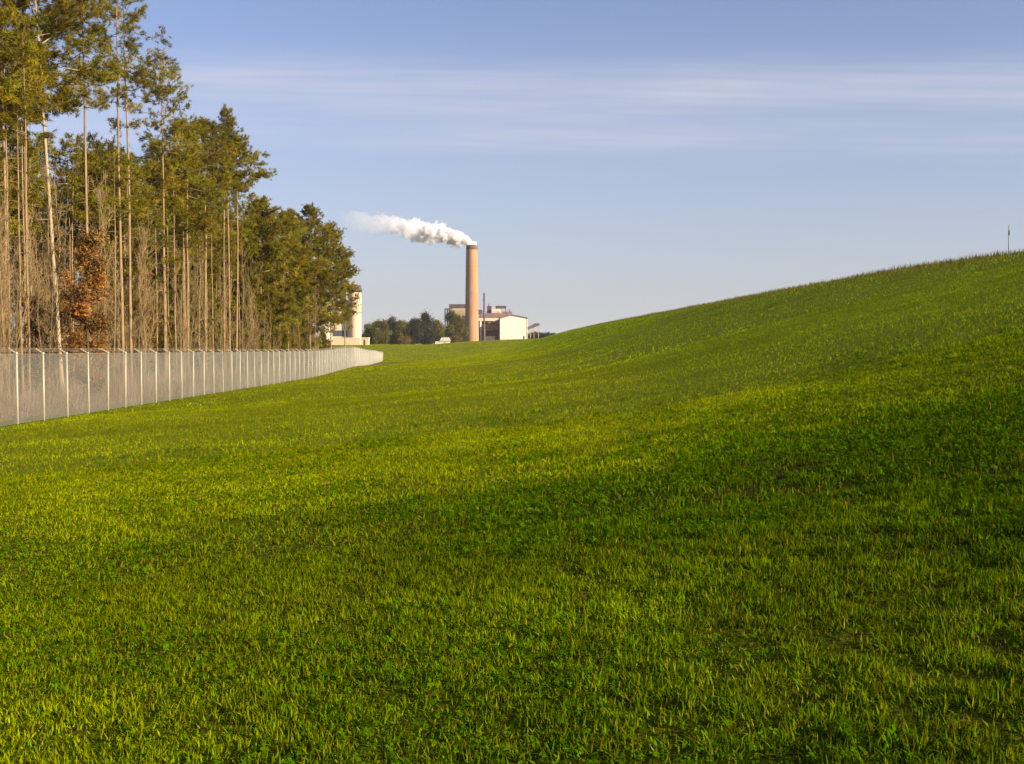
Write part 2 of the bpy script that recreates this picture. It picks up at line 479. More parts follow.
# posts: close near the camera, wider apart past the bend
ps = list(np.arange(1.6, 130, 2.40)) + list(np.arange(131.5, total, 5.2))
ps = ps[:100]
post_me = arm_me = None
pm = MB(); pm.tube([(0, 0, -0.3), (0, 0, MH+0.02)], 0.041, 8)
pm.tube([(0, 0, MH-0.06), (0, 0, MH+0.05)], 0.050, 8); post_me = pm.mesh('post', True)
am = MB(); am.tube([(0, 0, MH), (-0.09, 0, MH+0.04), (-0.33, 0, MH+0.19)], [0.036, 0.032, 0.026], 6)
for q in (0.35, 0.65, 0.95):
    am.box(-0.33*q-0.02, -0.33*q+0.02, -0.02, 0.02, MH+0.19*q-0.005, MH+0.19*q+0.04)
arm_me = am.mesh('barb_arm')
for s in ps:
    p = link('post', post_me, M['galv'], fence); p.location = tuple(fp(s) - F0)
    p.rotation_euler = (rng.normal(0, 0.006), rng.normal(0, 0.008), rng.normal(0, 0.08))
    link('barb_arm', arm_me, M['galv'], p)
def wire_run(name, dx, dz, rad):
    st = np.array(ps)
    mid = (st[1:]+st[:-1])/2
    sv = np.sort(np.concatenate([st, mid])); P3 = fp(sv) - F0
    P3[:, 0] += dx; P3[:, 2] += dz; P3[1::2, 2] -= 0.012
    b = MB(); b.tube(P3, rad, 4); return b
for q in (0.35, 0.65, 0.95):
    wire_run('barbed_wire', -0.33*q, MH+0.19*q+0.035, 0.004).build('barbed_wire', M['galv'], fence)
wire_run('tension_wire', 0, MH-0.01, 0.005).build('tension_wire', M['wire'], fence)
wire_run('tension_wire', 0, 0.05, 0.003).build('tension_wire', M['wire'], fence)

# ------------------------------------------------------------------ trees
def perp(d):
    a = np.array([0, 0, 1.0]) if abs(d[2]) < 0.9 else np.array([1.0, 0, 0])
    u = np.cross(d, a); u /= np.linalg.norm(u); return u, np.cross(d, u)

def needle_tufts(P, D, nper, ln, wd, r, tint):
    """fans of needles at points P along twig directions D -> triangles"""
    n = len(P)
    dirs = r.normal(0, 1, (n, nper, 3)); dirs /= np.linalg.norm(dirs, axis=2)[..., None]
    dirs = dirs*0.95 + D[:, None, :]*0.75; dirs[..., 2] += 0.15
    dirs /= np.linalg.norm(dirs, axis=2)[..., None]
    lens = ln*r.uniform(0.6, 1.15, (n, nper, 1))
    start = P[:, None, :] + D[:, None, :]*r.uniform(-0.22, 0.05, (n, nper, 1))
    sd = np.cross(dirs, r.normal(0, 1, (n, nper, 3))); sd /= np.linalg.norm(sd, axis=2)[..., None]
    a = start - sd*wd*0.5; b = start + sd*wd*0.5; c = start + dirs*lens
    V = np.stack([a, b, c], 2).reshape(-1, 3)
    col = np.repeat(tint, nper*3, axis=0)
    return V, np.arange(len(V)).reshape(-1, 3), col

def pine(seed, Ht, base, rad, nbr, nper=22, sub=(3, 6), r0=0.19, lean=(0, 0), shape='round', bark='bark', wd=0.028, ln=0.30, sparse=1.0):
    r = np.random.default_rng(seed)
    trunk = MB(); crown = []
    nz = 14
    tz = np.linspace(0, 1, nz)
    sway = np.cumsum(r.normal(0, 0.035, (nz, 2)), axis=0)*np.linspace(0.3, 1, nz)[:, None]
    TX = lean[0]*tz + sway[:, 0]; TY = lean[1]*tz + sway[:, 1]
    tp = np.stack([TX, TY, tz*Ht*0.985 - 0.3*(tz == 0)], 1)
    tr = r0*(1 - 0.82*tz**1.1); tr[0] *= 1.35
    trunk.tube(tp, tr, 10)
    def at(z): return np.array([np.interp(z, tp[:, 2], tp[:, 0]), np.interp(z, tp[:, 2], tp[:, 1]), z])
    # dead stubs on the clear bole
    for k in range(9):
        z = r.uniform(min(0.25, base*0.5), base)*Ht; a = r.uniform(0, 6.28); l = r.uniform(0.3, 1.3)
        p0 = at(z); p1 = p0 + np.array([math.cos(a)*l, math.sin(a)*l, r.uniform(-0.2, 0.25)*l])
        trunk.tube([p0, p1], [0.022, 0.008], 4)
    P = []; D = []; T = []
    for k in range(nbr):
        t = (k + r.uniform(0, 1))/nbr
        t = t**0.92
        z = (base + (0.985-base)*t)*Ht
        if shape == 'round': prof = (0.62 + 0.5*math.sin(math.pi*min(1, t*0.95+0.08)))*(1 - t**3.5)**0.7
        else: prof = (1 - t)**0.7*(0.75 + 0.25*math.sin(5*t)) + 0.03
        l = max(0.55, rad*prof*r.uniform(0.5, 1.18))
        a = k*2.39996 + r.normal(0, 0.35)
        el = (-0.10 + (0.95 if shape == 'cone' else 0.7)*t**1.5) + r.normal(0, 0.24)
        d = np.array([math.cos(a)*math.cos(el), math.sin(a)*math.cos(el), math.sin(el)])
        p0 = at(z); p1 = p0 + d*l*0.5 + np.array([0, 0, -0.03*l]); p2 = p0 + d*l + np.array([0, 0, 0.14*l])
        rb = 0.010 + 0.007*l
        trunk.tube([p0, p1, p2], [rb, rb*0.65, 0.010], 5, cap=False)
        bt = r.uniform(0.55, 1.35)         # whole limb lighter or darker
        hue = r.uniform(-0.12, 0.16)
        ns_ = int(r.integers(sub[0], sub[1]+1)) + int(l*1.0)
        for j in range(ns_):
            f = 1.0 if j == 0 else r.uniform(0.32, 1.0)
            q0 = p0*(1-f)**2 + 2*p1*f*(1-f) + p2*f*f if False else (p0 + (p1-p0)*f*2 if f < 0.5 else p1 + (p2-p1)*(f-0.5)*2)
            dd = d*0.8 + r.normal(0, 0.7, 3); dd[2] = dd[2]*0.75 + 0.25; dd /= np.linalg.norm(dd)
            tl = (0.28 + 0.42*r.random())*(0.75+0.24*l)
            q1 = q0 + dd*tl
            if tl > 0.3: trunk.tube([q0, q1], [0.010, 0.006], 3, cap=False)
            m_ = max(2, int(2 + tl*5.5*sparse))
            for e in range(m_):
                pp = q0 + (q1-q0)*(0.25 + 0.75*(e+1)/m_) + r.normal(0, 0.15, 3)
                P.append(pp); D.append(dd)
                v = bt*r.uniform(0.7, 1.3)
                T.append((v*(1+hue), v, v*(1-hue*0.5)))
    P = np.array(P); D = np.array(D); T = np.array(T)
    V, Fc, C = needle_tufts(P, D, nper, ln, wd, r, T)
    return trunk.mesh('trunk', True), np_mesh('crown', V, [Fc], col=C), bark

def leaves_at(P, r, size, tint, per=6, spread=0.35):
    n = len(P)
    c = P[:, None, :] + r.normal(0, spread, (n, per, 3))
    u = r.normal(0, 1, (n, per, 3)); u /= np.linalg.norm(u, axis=2)[..., None]
    w = np.cross(u, r.normal(0, 1, (n, per, 3))); w /= np.linalg.norm(w, axis=2)[..., None]
    s = size*r.uniform(0.6, 1.3, (n, per, 1))
    V = np.stack([c-u*s, c+w*s*0.55, c+u*s, c-w*s*0.55], 2).reshape(-1, 3)
    return V, np.arange(len(V)).reshape(-1, 4), np.repeat(tint, per*4, axis=0)

def broad(seed, Ht, rad, nlimb, size, per, base=0.2, r0=0.12, spread=0.35, up=0.5, twigs=5, leafy_=True, stems=1):
    """broad-leaved tree: stem(s), limbs, twigs; leaves optional"""
    r = np.random.default_rng(seed)
    tk = MB(); P = []; T = []
    for s in range(stems):
        off0 = r.normal(0, 0.25, 2) if stems > 1 else (0, 0)
        top = np.array([off0[0] + r.normal(0, 0.09*Ht if stems > 1 else 0.03*Ht), off0[1] + r.normal(0, 0.05*Ht), Ht*r.uniform(0.85, 1.0)])
        pts = [np.array([off0[0], off0[1], -0.2])]
        for t in (0.3, 0.6, 0.85, 1.0):
            pts.append(np.array([off0[0], off0[1], 0])*(1-t) + top*t + np.array([*r.normal(0, 0.015*Ht, 2), 0])*(t < 1))
        pts = np.array(pts)
        rr0 = r0*(1 if s == 0 else r.uniform(0.5, 0.9))
        tk.tube(pts, rr0*np.array([1.2, 0.85, 0.55, 0.28, 0.08]), 7)
        for k in range(nlimb):
            t = base + (0.97-base)*((k + r.random())/nlimb)
            z = t*Ht*0.9
            p0 = np.array([np.interp(z, pts[:, 2], pts[:, 0]), np.interp(z, pts[:, 2], pts[:, 1]), z])
            a = r.uniform(0, 6.28); el = r.normal(up, 0.2)
            tt = (t-base)/(1-base)
            l = rad*(0.55 + 0.6*math.sin(math.pi*(0.15+0.75*tt)))*r.uniform(0.6, 1.15)*(1 - 0.45*tt)
            d = np.array([math.cos(a)*math.cos(el), math.sin(a)*math.cos(el), math.sin(el)])
            p1 = p0 + d*l*0.55; p2 = p0 + d*l + np.array([0, 0, 0.1*l])
            rb = 0.25*rr0*(1-0.6*tt) + 0.006
            tk.tube([p0, p1, p2], [rb, rb*0.6, 0.006], 4, cap=False)
            v0 = r.uniform(0.55, 1.4); hu = r.uniform(-0.15, 0.15)
            for j in range(twigs):
                f = r.uniform(0.3, 1)
                q0 = p0 + (p2-p0)*f; dd = d + r.normal(0, 0.55, 3); dd[2] += 0.25; dd /= np.linalg.norm(dd)
                q1 = q0 + dd*l*r.uniform(0.25, 0.5)
                tk.tube([q0, q1], [0.008 + 0.004*(not leafy_), 0.004], 3, cap=False)
                for e in range(3):
                    P.append(q0 + (q1-q0)*(0.3+0.35*e)); v = v0*r.uniform(0.7, 1.3); T.append((v*(1+hu), v, v*(1-hu)))
                if not leafy_:
                    for e in range(2):
                        q2 = q0 + (q1-q0)*r.uniform(0.3, 0.9); d3 = dd + r.normal(0, 0.5, 3); d3[2] += 0.3
                        tk.tube([q2, q2 + d3*l*0.16], [0.007, 0.003], 3, cap=False)
    tm = tk.mesh('trunk', False)
    if not leafy_: return tm, None
    V, Q, C = leaves_at(np.array(P), r, size, np.array(T), per, spread)
    return tm, np_mesh('crown', V, [Q], col=C)

def place_tree(name, meshes, mats, loc, rz, scl, label, cat, group=None):
    t = empty(name, loc, rz, label, cat, group)
    t.scale = scl if isinstance(scl, tuple) else (scl, scl, scl)
    for nm, me, mt in zip(('trunk', 'crown'), meshes, mats):
        if me is not None:
            if len(me.materials) == 0: me.materials.append(mt)
            link(nm, me, None, t)
    return t

def pxy(px, d): return (px-512)/F*d, d
def zpx(py, d):
    v = (382-py)/F; a = math.atan(32/F)
    return EYE + d*math.tan(math.atan(v) - a)

# named pines of the front row: (px, depth, top py, crown-base py, crown radius m, branches, lean-x m, bark, sparse, label)
front = [
    (8, 60, -70, 115, 3.0, 38, -0.3, 'bark', 1.3, 'tall pine trunk at the very edge where the fence runs out of view'),
    (26, 64, -55, 110, 3.2, 34, 0.2, 'bark', 1.3, 'thin-stemmed pine between the first and the second fence post'),
    (62, 62, -80, 105, 4.2, 80, -1.6, 'pale_bark', 1.4, 'leaning pine with a pale sunlit trunk and a heavy olive crown'),
    (90, 68, -50, 105, 2.7, 29, -0.1, 'bark', 0.8, 'straight pine rising behind the russet-leaved tree'),
    (124, 73, -40, 130, 2.6, 27, -0.6, 'bark', 0.8, 'slim pine leaning beside a straighter twin with sky showing between them'),
    (131, 76, -45, 95, 3.2, 33, -0.3, 'bark', 0.75, 'straight twin pine with a loose ragged crown above a clear sunlit trunk'),
    (165, 84, 55, 150, 3.0, 34, -0.1, 'bark', 0.9, 'pine whose crown steps down beside the open sky below the tallest pines'),
    (188, 90, 122, 230, 3.0, 56, 0.1, 'bark', 1.1, 'rounded dark pine between the tall wood and the three close trunks'),
    (205, 98, 120, 205, 3.4, 62, 0.0, 'bark', 1.3, 'dense round-topped dark pine just before the three close trunks'),
    (224, 104, 140, 185, 2.2, 22, 0.1, 'bark', 1.0, 'thinnest of the three close pine trunks'),
    (230, 106, 110, 185, 3.2, 36, -0.2, 'bark', 1.1, 'tallest of the three close pine trunks with a spiky tip'),
    (236, 107, 138, 195, 3.5, 34, 0.5, 'bark', 1.0, 'pine of the three close trunks that reaches out towards the open sky'),
    (262, 124, 200, 328, 5.0, 170, 0.0, 'bark', 1.5, 'bushy sunlit pine with foliage nearly down to the fence'),
    (288, 140, 212, 326, 4.8, 150, 0.0, 'bark', 1.4, 'bushy pine between the two largest sunlit crowns at the end of the wood'),
    (310, 158, 206, 326, 5.2, 160, 0.2, 'bark', 1.3, 'broad pine near the end of the wood with a domed top'),
    (331, 178, 224, 322, 4.0, 130, 0.0, 'bark', 1.2, 'second-last pine of the wood beside the pale tower'),
    (345, 196, 254, 322, 2.0, 80, 0.0, 'bark', 0.9, 'last slender pine of the wood in front of the pale tower'),
]
for i, (px, d, tpy, bpy_, rad, nbr, lean, bark, spar, lab) in enumerate(front):
    x, y = pxy(px, d); g = H1(x, y)
    Ht = zpx(tpy, d) - g; cb = (zpx(bpy_, d) - g)/Ht
    sh = 'round' if i not in (10,) else 'cone'
    tm, cm, bk = pine(100+i, Ht, cb, rad, nbr, r0=0.125 if bark == 'bark' else 0.135, lean=(lean, 0.1), shape=sh, bark=bark, sparse=spar,
                      nper=24 if d < 100 else 20, wd=0.03 if d < 100 else 0.045)
    if i in (1, 9, 4): pass
    place_tree('pine_tree', (tm, cm), (M[bk], M['needles']), (x, y, g), 0, 1.0, lab, 'pine tree', 'pines along the wood edge')

# deeper pines: copies of a few prototypes
protos = []
for i, (Ht, cb, rad, nbr, sp) in enumerate(((24, 0.50, 3.3, 60, 1.0), (22, 0.42, 3.6, 70, 1.1), (20, 0.35, 3.4, 80, 1.1), (25, 0.58, 3.0, 50, 0.9), (17, 0.25, 3.2, 85, 1.2))):
    tm, cm, bk = pine(300+i, Ht, cb, rad, nbr, r0=0.15, sparse=sp, nper=18, wd=0.045)
    tm.materials.append(M['bark']); cm.materials.append(M['needles'])
    protos.append((Ht, rad, tm, cm))
outline_x = [-60, 150, 165, 172, 190, 215, 228, 262, 268, 275, 300, 315, 335, 350, 358]
outline_y = [0, 20, 60, 95, 130, 138, 145, 150, 185, 205, 218, 216, 235, 275, 300]
fill_x = [-60, 30, 48, 62, 150, 165, 190, 215, 228, 262, 268, 275, 300, 315, 335, 350, 358]
fill_y = [10, 20, 70, 128, 150, 140, 130, 138, 145, 150, 185, 205, 218, 216, 235, 275, 300]
tr_rng = random.Random(5)
used = [pxy(f[0], f[1]) for f in front]
cnt = 0; tries = 0
while cnt < 62 and tries < 6000:
    tries += 1
    d = tr_rng.uniform(58, 205); ulat = tr_rng.uniform(-62, -27 - 0.03*max(0, d-60))
    x = ulat - 0.021*d
    px = 512 + F*x/d
    if px < -150 or px > 338: continue
    if any((x-a)**2 + (d-b_)**2 < 2.3**2 for a, b_ in used): continue
    Ht, rad, tm, cm = tr_rng.choice(protos)
    g = H1(x, d)
    pr = px + F*rad*0.75/d
    lim = max(np.interp(px, fill_x, fill_y), np.interp(pr, fill_x, fill_y)) + tr_rng.uniform(3, 45)
    if pr > 352: continue
    hmax = zpx(lim, d) - g
    s = tr_rng.uniform(0.85, 1.15)
    if Ht*s > hmax: s = hmax/Ht
    if s < 0.45: continue
    used.append((x, d)); cnt += 1
    place_tree('pine_tree', (tm, cm), (None, None), (x, d, g), tr_rng.uniform(0, 6.28), (max(s, 0.75), max(s, 0.75), s),
               'pine standing deeper in the wood behind the front row of trunks', 'pine tree', 'pines deeper in the wood')

# full-skirted young pines that close the lower part of the wood towards its end
skirt = []
for i in range(3):
    tm, cm, bk = pine(360+i, 10 + 1.5*i, 0.10, 2.5, 110, r0=0.11, sparse=1.3, nper=20, wd=0.05)
    tm.materials.append(M['dark_bark']); cm.materials.append(M['needles']); skirt.append((tm, cm))
for px, d, s in ((198, 112, 1.0), (206, 118, 1.15), (215, 126, 1.1), (222, 134, 1.2), (240, 128, 1.0), (250, 136, 1.1), (256, 122, 0.8), (268, 131, 0.95),
                 (277, 142, 0.7), (285, 150, 0.8), (296, 158, 0.6), (306, 168, 0.75), (324, 196, 0.6), (180, 105, 0.9), (150, 98, 0.85)):
    x, y = pxy(px, d)
    place_tree('young_pine', tr_rng.choice(skirt), (None, None), (x, y, H1(x, y)), tr_rng.uniform(0, 6.28), s,
               'young pine with foliage down to its foot between the taller trunks', 'pine tree', 'young pines filling the lower wood')

# slender pale poles: young pines with small high crowns, packed along the edge
poles = []
for i, (Ht, cb, rad, nbr) in enumerate(((19, 0.72, 1.5, 20), (21, 0.76, 1.4, 18), (17, 0.68, 1.6, 20), (22, 0.80, 1.7, 16))):
    tm, cm, bk = pine(400+i, Ht, cb, rad, nbr, r0=0.075, lean=(tr_rng.uniform(-0.7, 0.7), 0.2), sparse=0.8, nper=18, wd=0.04)
    tm.materials.append(M['bark']); cm.materials.append(M['needles']); poles.append((Ht, rad, tm, cm))
cnt = 0
while cnt < 52:
    d = 56 + 80*tr_rng.random()**1.3; ulat = tr_rng.uniform(-33, -25)
    x = ulat - 0.021*d; px = 512 + F*x/d
    if px < -110 or px > 245 or 38 < px < 68: continue
    Ht, rad, tm, cm = tr_rng.choice(poles); g = H1(x, d)
    s = min(tr_rng.uniform(0.75, 1.2), (zpx(np.interp(px, fill_x, fill_y) + 8, d) - g)/Ht)
    cnt += 1
    place_tree('slender_pine', (tm, cm), (None, None), (x, d, g), tr_rng.uniform(0, 6.28), (1, 1, s),
               'slender pole-like young pine packed among the taller pines', 'pine tree', 'pole-like young pines')

# bare leafless saplings of the thicket
bp_ = []
for i in range(6):
    tm, _ = broad(500+i, 9.0 + i*0.7, 1.25, 22, 0.1, 1, base=0.12, r0=0.05, up=1.0, twigs=7, leafy_=False, stems=1 + i % 3)
    tm.materials.append(M['twig']); bp_.append(tm)
cnt = 0; tries = 0
while cnt < 155 and tries < 5000:
    tries += 1
    d = 46 + 150*tr_rng.random()**1.4
    ulat = tr_rng.uniform(-40, -22.5)
    x = ulat - 0.021*d; px = 512 + F*x/d
    if px < -130 or px > 322 or (px > 200 and tr_rng.random() < 0.6): continue
    g = H1(x, d); s = tr_rng.uniform(0.6, 1.2); s = (s, s, s*tr_rng.uniform(1.0, 1.35))
    cnt += 1
    place_tree('bare_sapling', (tr_rng.choice(bp_), None), (None, None), (x, d, g), tr_rng.uniform(0, 6.28), s,
               'thin leafless sapling in the brown thicket behind the fence', 'sapling', 'leafless saplings behind the fence')

# russet trees
for i, (px, d, tpy, rad, lab) in enumerate(((91, 58, 214, 1.05, 'tall narrow tree holding rust-brown leaves beside the pale leaning trunk'),
                                            (70, 66, 262, 1.1, 'small tree with dull rust leaves close behind the pale leaning trunk'),
                                            (36, 60, 285, 1.0, 'low rusty-leaved tree between the thin pine and the pale leaning trunk'),
                                            (146, 82, 262, 1.1, 'faded brown-leaved tree among bare saplings past the twin pines'))):
    x, y = pxy(px, d); g = H1(x, y); Ht = zpx(tpy, d) - g
    tm, cm = broad(600+i, Ht, rad, 34 if i == 0 else 22, 0.085, 13 if i == 0 else 6, base=0.06, r0=0.09, spread=0.22, up=0.35, twigs=7)
    place_tree('russet_tree', (tm, cm), (M['dark_bark'], M['russet']), (x, y, g), 0.4*i, 1.0, lab, 'tree', 'rust-leaved trees')

# evergreen understorey that closes the wood
eb = []
for i in range(3):
    tm, cm = broad(640+i, 6.0 + i*1.5, 1.7, 26, 0.10, 9, base=0.05, r0=0.07, spread=0.32, up=0.35, twigs=7)
    tm.materials.append(M['dark_bark']); cm.materials.append(M['broad' if i != 1 else 'dark_broad']); eb.append((tm, cm))
cnt = 0
while cnt < 50:
    d = 60 + 130*tr_rng.random(); ulat = tr_rng.uniform(-62, -29)
    x = ulat - 0.021*d; px = 512 + F*x/d
    if px < -150 or px > 305 or (px < 185 and tr_rng.random() < 0.75): continue
    cnt += 1
    e = tr_rng.choice(eb)
    place_tree('understorey_shrub', e, (None, None), (x, d, H1(x, d)), tr_rng.uniform(0, 6.28), tr_rng.uniform(0.6, 1.35),
               'leafy olive understorey shrub between the pine trunks', 'shrub', 'shrubs under the pines')

# dry brush along the wood edge: stalks and brambles nobody could count
n = 90000
y = 26 + 190*rng.random(n)**1.5; ul = -19.6 - 16*rng.random(n)**1.3
fu = np.interp(y, [110, 152, 220, 338], [0, -1.4, -6.3, -16.3])
x = ul + fu - 0.021*y
cl = fbm(x*0.5, y*0.3, 71, 3)
hh = rng.uniform(0.25, 1.5, n)*(0.35 + 1.3*cl)*sstep(-19.2, -22.5, ul)**0.7
V, q, t, s = blades(x, y, np.maximum(hh, 0.08), rng.uniform(0.012, 0.035, n), lean=0.4, seg=False)
pal = np.array([(0.30, 0.215, 0.12), (0.22, 0.14, 0.075), (0.20, 0.18, 0.06), (0.33, 0.25, 0.17), (0.24, 0.11, 0.045)])
c = pal[rng.integers(0, 5, n)]*rng.uniform(0.6, 1.2, (n, 1))
tag(link('undergrowth', np_mesh('undergrowth', V, [t], col=np.repeat(c, 3, axis=0)), M['brush']), 'dry brown brush and brambles along the foot of the wood', 'undergrowth', kind='stuff')

# ------------------------------------------------------------------ the works in the distance
DP = 660.0
def X(px, d=DP): return (px-512)/F*d
def Z(py, d=DP): return zpx(py, d)
gz = lambda px, d=DP: H1(X(px, d), d)

# chimney
cx, cd = X(472.0), DP
g = gz(471.5)
chim = empty('chimney', (cx, cd, g), 0, 'tall tapering tan concrete chimney with a sooty rim and steam rising', 'chimney')
top = Z(245.5) - g
rb, rt = 4.3, 3.45
b = MB(); b.lathe([(rb*1.0, -1), (rb, 0), (rb*0.93+rt*0.07, top*0.07)] + [(rb+(rt-rb)*t, top*t) for t in np.linspace(0.1, 0.955, 24)], sides=48)
b.build('shaft', M['concrete'], chim, True)
b = MB(); r9 = rb+(rt-rb)*0.955
b.lathe([(r9+0.02, top*0.955), (r9+0.12, top*0.96), (rt+0.15, top*0.995), (rt+0.15, top), (rt-0.5, top), (rt-0.6, top*0.94)], sides=48); b.build('rim', M['sooty'], chim, True)
for q in (0.52, 0.80):
    rq = rb+(rt-rb)*q
    b = MB(); b.lathe([(rq-0.05, top*q-0.15), (rq+0.22, top*q-0.15), (rq+0.22, top*q+0.15), (rq-0.05, top*q+0.15)], sides=48); b.build('band', M['tan'], chim)
b = MB()
for sx in (-0.35, 0.35):
    b.tube([(-rb-0.18, sx, 0.5), (-rt-0.18, sx, top*0.95)], 0.07, 5)
for k in range(60):
    t = (k+0.5)/62; xx = -(rb+(rt-rb)*t)-0.18
    b.tube([(xx, -0.35, top*t), (xx, 0.35, top*t)], 0.04, 4)
b.build('ladder', M['dark_steel'], chim)

# steam plume: a closed hull filled with real, uneven vapour; local x runs downwind
pl_o = (cx, cd, Z(245.5))
xs = np.linspace(-3.5, 90, 60)
def pzc(x_): return 4*(1-np.exp(-np.maximum(x_, 0)/4)) + 0.155*np.maximum(x_, 0)
def pr_(x_): return 3.3 + 4.0*(1-np.exp(-np.maximum(x_, 0)/12))
b = MB()
pp = [(-x_, 0, pzc(x_) + 0.5) for x_ in xs]
b.tube(pp, [pr_(x_)+6.5 for x_ in xs], 20)
plume = b.build('steam_plume', None, None, False)
plume.location = pl_o
tag(plume, 'white steam plume drifting sideways from the chimney top with greyer underside', 'steam plume', kind='thing')
m, nt, out = new_mat('steam')
tc = N(nt, 'ShaderNodeTexCoord')
def noise(scale, det, vec):
    n_ = N(nt, 'ShaderNodeTexNoise'); n_.inputs['Scale'].default_value = scale; n_.inputs['Detail'].default_value = det
    n_.inputs['Roughness'].default_value = 0.6; L(nt, vec, n_.inputs['Vector']); return n_
def vmath(op, a, b_=None, s=None):
    n_ = N(nt, 'ShaderNodeVectorMath', operation=op)
    L(nt, a, n_.inputs[0])
    if b_ is not None:
        if isinstance(b_, tuple): n_.inputs[1].default_value = b_
        else: L(nt, b_, n_.inputs[1])
    if s is not None: n_.inputs['Scale'].default_value = s
    return n_
def mth(op, a, b_=None, c_=None, clamp=False):
    n_ = N(nt, 'ShaderNodeMath', operation=op); n_.use_clamp = clamp
    for i_, v_ in enumerate((a, b_, c_)):
        if v_ is None: continue
        if isinstance(v_, (int, float)): n_.inputs[i_].default_value = v_
        else: L(nt, v_, n_.inputs[i_])
    return n_.outputs[0]
obj = tc.outputs['Object']
na = noise(0.13, 1.0, obj); nb = noise(0.42, 2.0, obj)
da = vmath('SCALE', vmath('SUBTRACT', na.outputs['Color'], (0.5, 0.5, 0.5)).outputs[0], s=11.0)
db = vmath('SCALE', vmath('SUBTRACT', nb.outputs['Color'], (0.5, 0.5, 0.5)).outputs[0], s=8.0)
# turbulence grows from nothing at the mouth
sx0 = N(nt, 'ShaderNodeSeparateXYZ'); L(nt, obj, sx0.inputs[0])
xd = mth('MULTIPLY', sx0.outputs['X'], -1.0)
grow = N(nt, 'ShaderNodeMapRange'); grow.inputs['From Min'].default_value = 0; grow.inputs['From Max'].default_value = 14
grow.inputs['To Min'].default_value = 0.15; grow.inputs['To Max'].default_value = 1; L(nt, xd, grow.inputs['Value'])
dsum = vmath('ADD', da.outputs[0], db.outputs[0])
dsc = N(nt, 'ShaderNodeVectorMath', operation='SCALE'); L(nt, dsum.outputs[0], dsc.inputs[0]); L(nt, grow.outputs[0], dsc.inputs['Scale'])
pv = vmath('ADD', obj, dsc.outputs[0])
sp_ = N(nt, 'ShaderNodeSeparateXYZ'); L(nt, pv.outputs[0], sp_.inputs[0])
xx = mth('MAXIMUM', mth('MULTIPLY', sp_.outputs['X'], -1.0), 0.0)
zc = mth('ADD', mth('MULTIPLY', mth('SUBTRACT', 1.0, mth('EXPONENT', mth('MULTIPLY', xx, -0.25))), 4.0), mth('MULTIPLY', xx, 0.155))
rr = mth('ADD', mth('MULTIPLY', mth('SUBTRACT', 1.0, mth('EXPONENT', mth('MULTIPLY', xx, -1/12))), 3.4), 2.9)
dz = mth('SUBTRACT', sp_.outputs['Z'], zc)
dist = mth('DIVIDE', mth('SQRT', mth('ADD', mth('POWER', mth('ABSOLUTE', sp_.outputs['Y']), 2.0), mth('POWER', mth('ABSOLUTE', dz), 2.0))), rr)
edge = N(nt, 'ShaderNodeMapRange', interpolation_type='SMOOTHSTEP')
edge.inputs['From Min'].default_value = 1.0; edge.inputs['From Max'].default_value = 0.8; edge.inputs['To Min'].default_value = 0; edge.inputs['To Max'].default_value = 1
L(nt, dist, edge.inputs['Value'])
back = N(nt, 'ShaderNodeMapRange'); back.inputs['From Min'].default_value = -3.2; back.inputs['From Max'].default_value = -2.2; L(nt, xd, back.inputs['Value'])
thin = ramp(nt, [(0.0, (1.0,)*3), (0.24, (0.8,)*3), (0.42, (0.28,)*3), (0.66, (0.06,)*3), (0.93, (0.0,)*3)])
L(nt, mth('DIVIDE', xd, 90.0), thin.inputs['Fac'])
dens = mth('MULTIPLY', mth('MULTIPLY', edge.outputs[0], thin.outputs['Color']), back.outputs[0])
vol = N(nt, 'ShaderNodeVolumePrincipled'); vol.inputs['Color'].default_value = (0.955, 0.945, 0.96, 1); vol.inputs['Anisotropy'].default_value = 0.0
L(nt, dens, vol.inputs['Density'])
L(nt, vol.outputs['Volume'], out.inputs['Volume'])
plume.data.materials.append(m)
for tgt in (m.cycles,):
    try: tgt.volume_step_rate = 0.15
    except Exception as e: print('step', e)

# white gabled hall
def building(name, px0, px1, d, label, cat='building'):
    x0, x1 = X(px0, d), X(px1, d)
    gg = min(H1(x0, d), H1(x1, d)) - 0.5
    return empty(name, ((x0+x1)/2, d, gg), 0, label, cat), gg

hall, g = building('gabled_hall', 500, 527.5, 655, 'cream gabled hall with a blank sunlit end wall', 'hall')
ox = hall.location.x; d = 655
def hx(px): return X(px, d) - ox
def hz(py): return Z(py, d) - g
pts = [(hx(500), 0), (hx(527.5), 0), (hx(527.5), hz(318.4)), (hx(512.0), hz(315.4)), (hx(500), hz(318.8))]
b = MB(); b.extrude_y(pts, 0, 34); b.build('wall', M['white_clad'], hall)
b = MB()
rp = [(hx(499.6), hz(318.7)), (hx(512.0), hz(315.2)), (hx(528.0), hz(318.3)), (hx(528.0), hz(317.5)), (hx(512), hz(314.3)), (hx(499.6), hz(317.9))]
b.extrude_y(rp, -0.5, 34.5); b.build('roof', M['roof'], hall)
b = MB(); b.box(hx(523.2), hx(524.6), -0.12, 0.05, 0, hz(336.0)); b.build('door', M['dark_steel'], hall)
b = MB(); b.box(hx(500), hx(527.5), -0.06, 0.02, 0, hz(339.0)); b.build('plinth', M['peach'], hall)
b = MB(); b.box(hx(527.0), hx(527.3), -0.2, 0.0, 0, hz(318.6)); b.build('downpipe', M['cream'], hall)

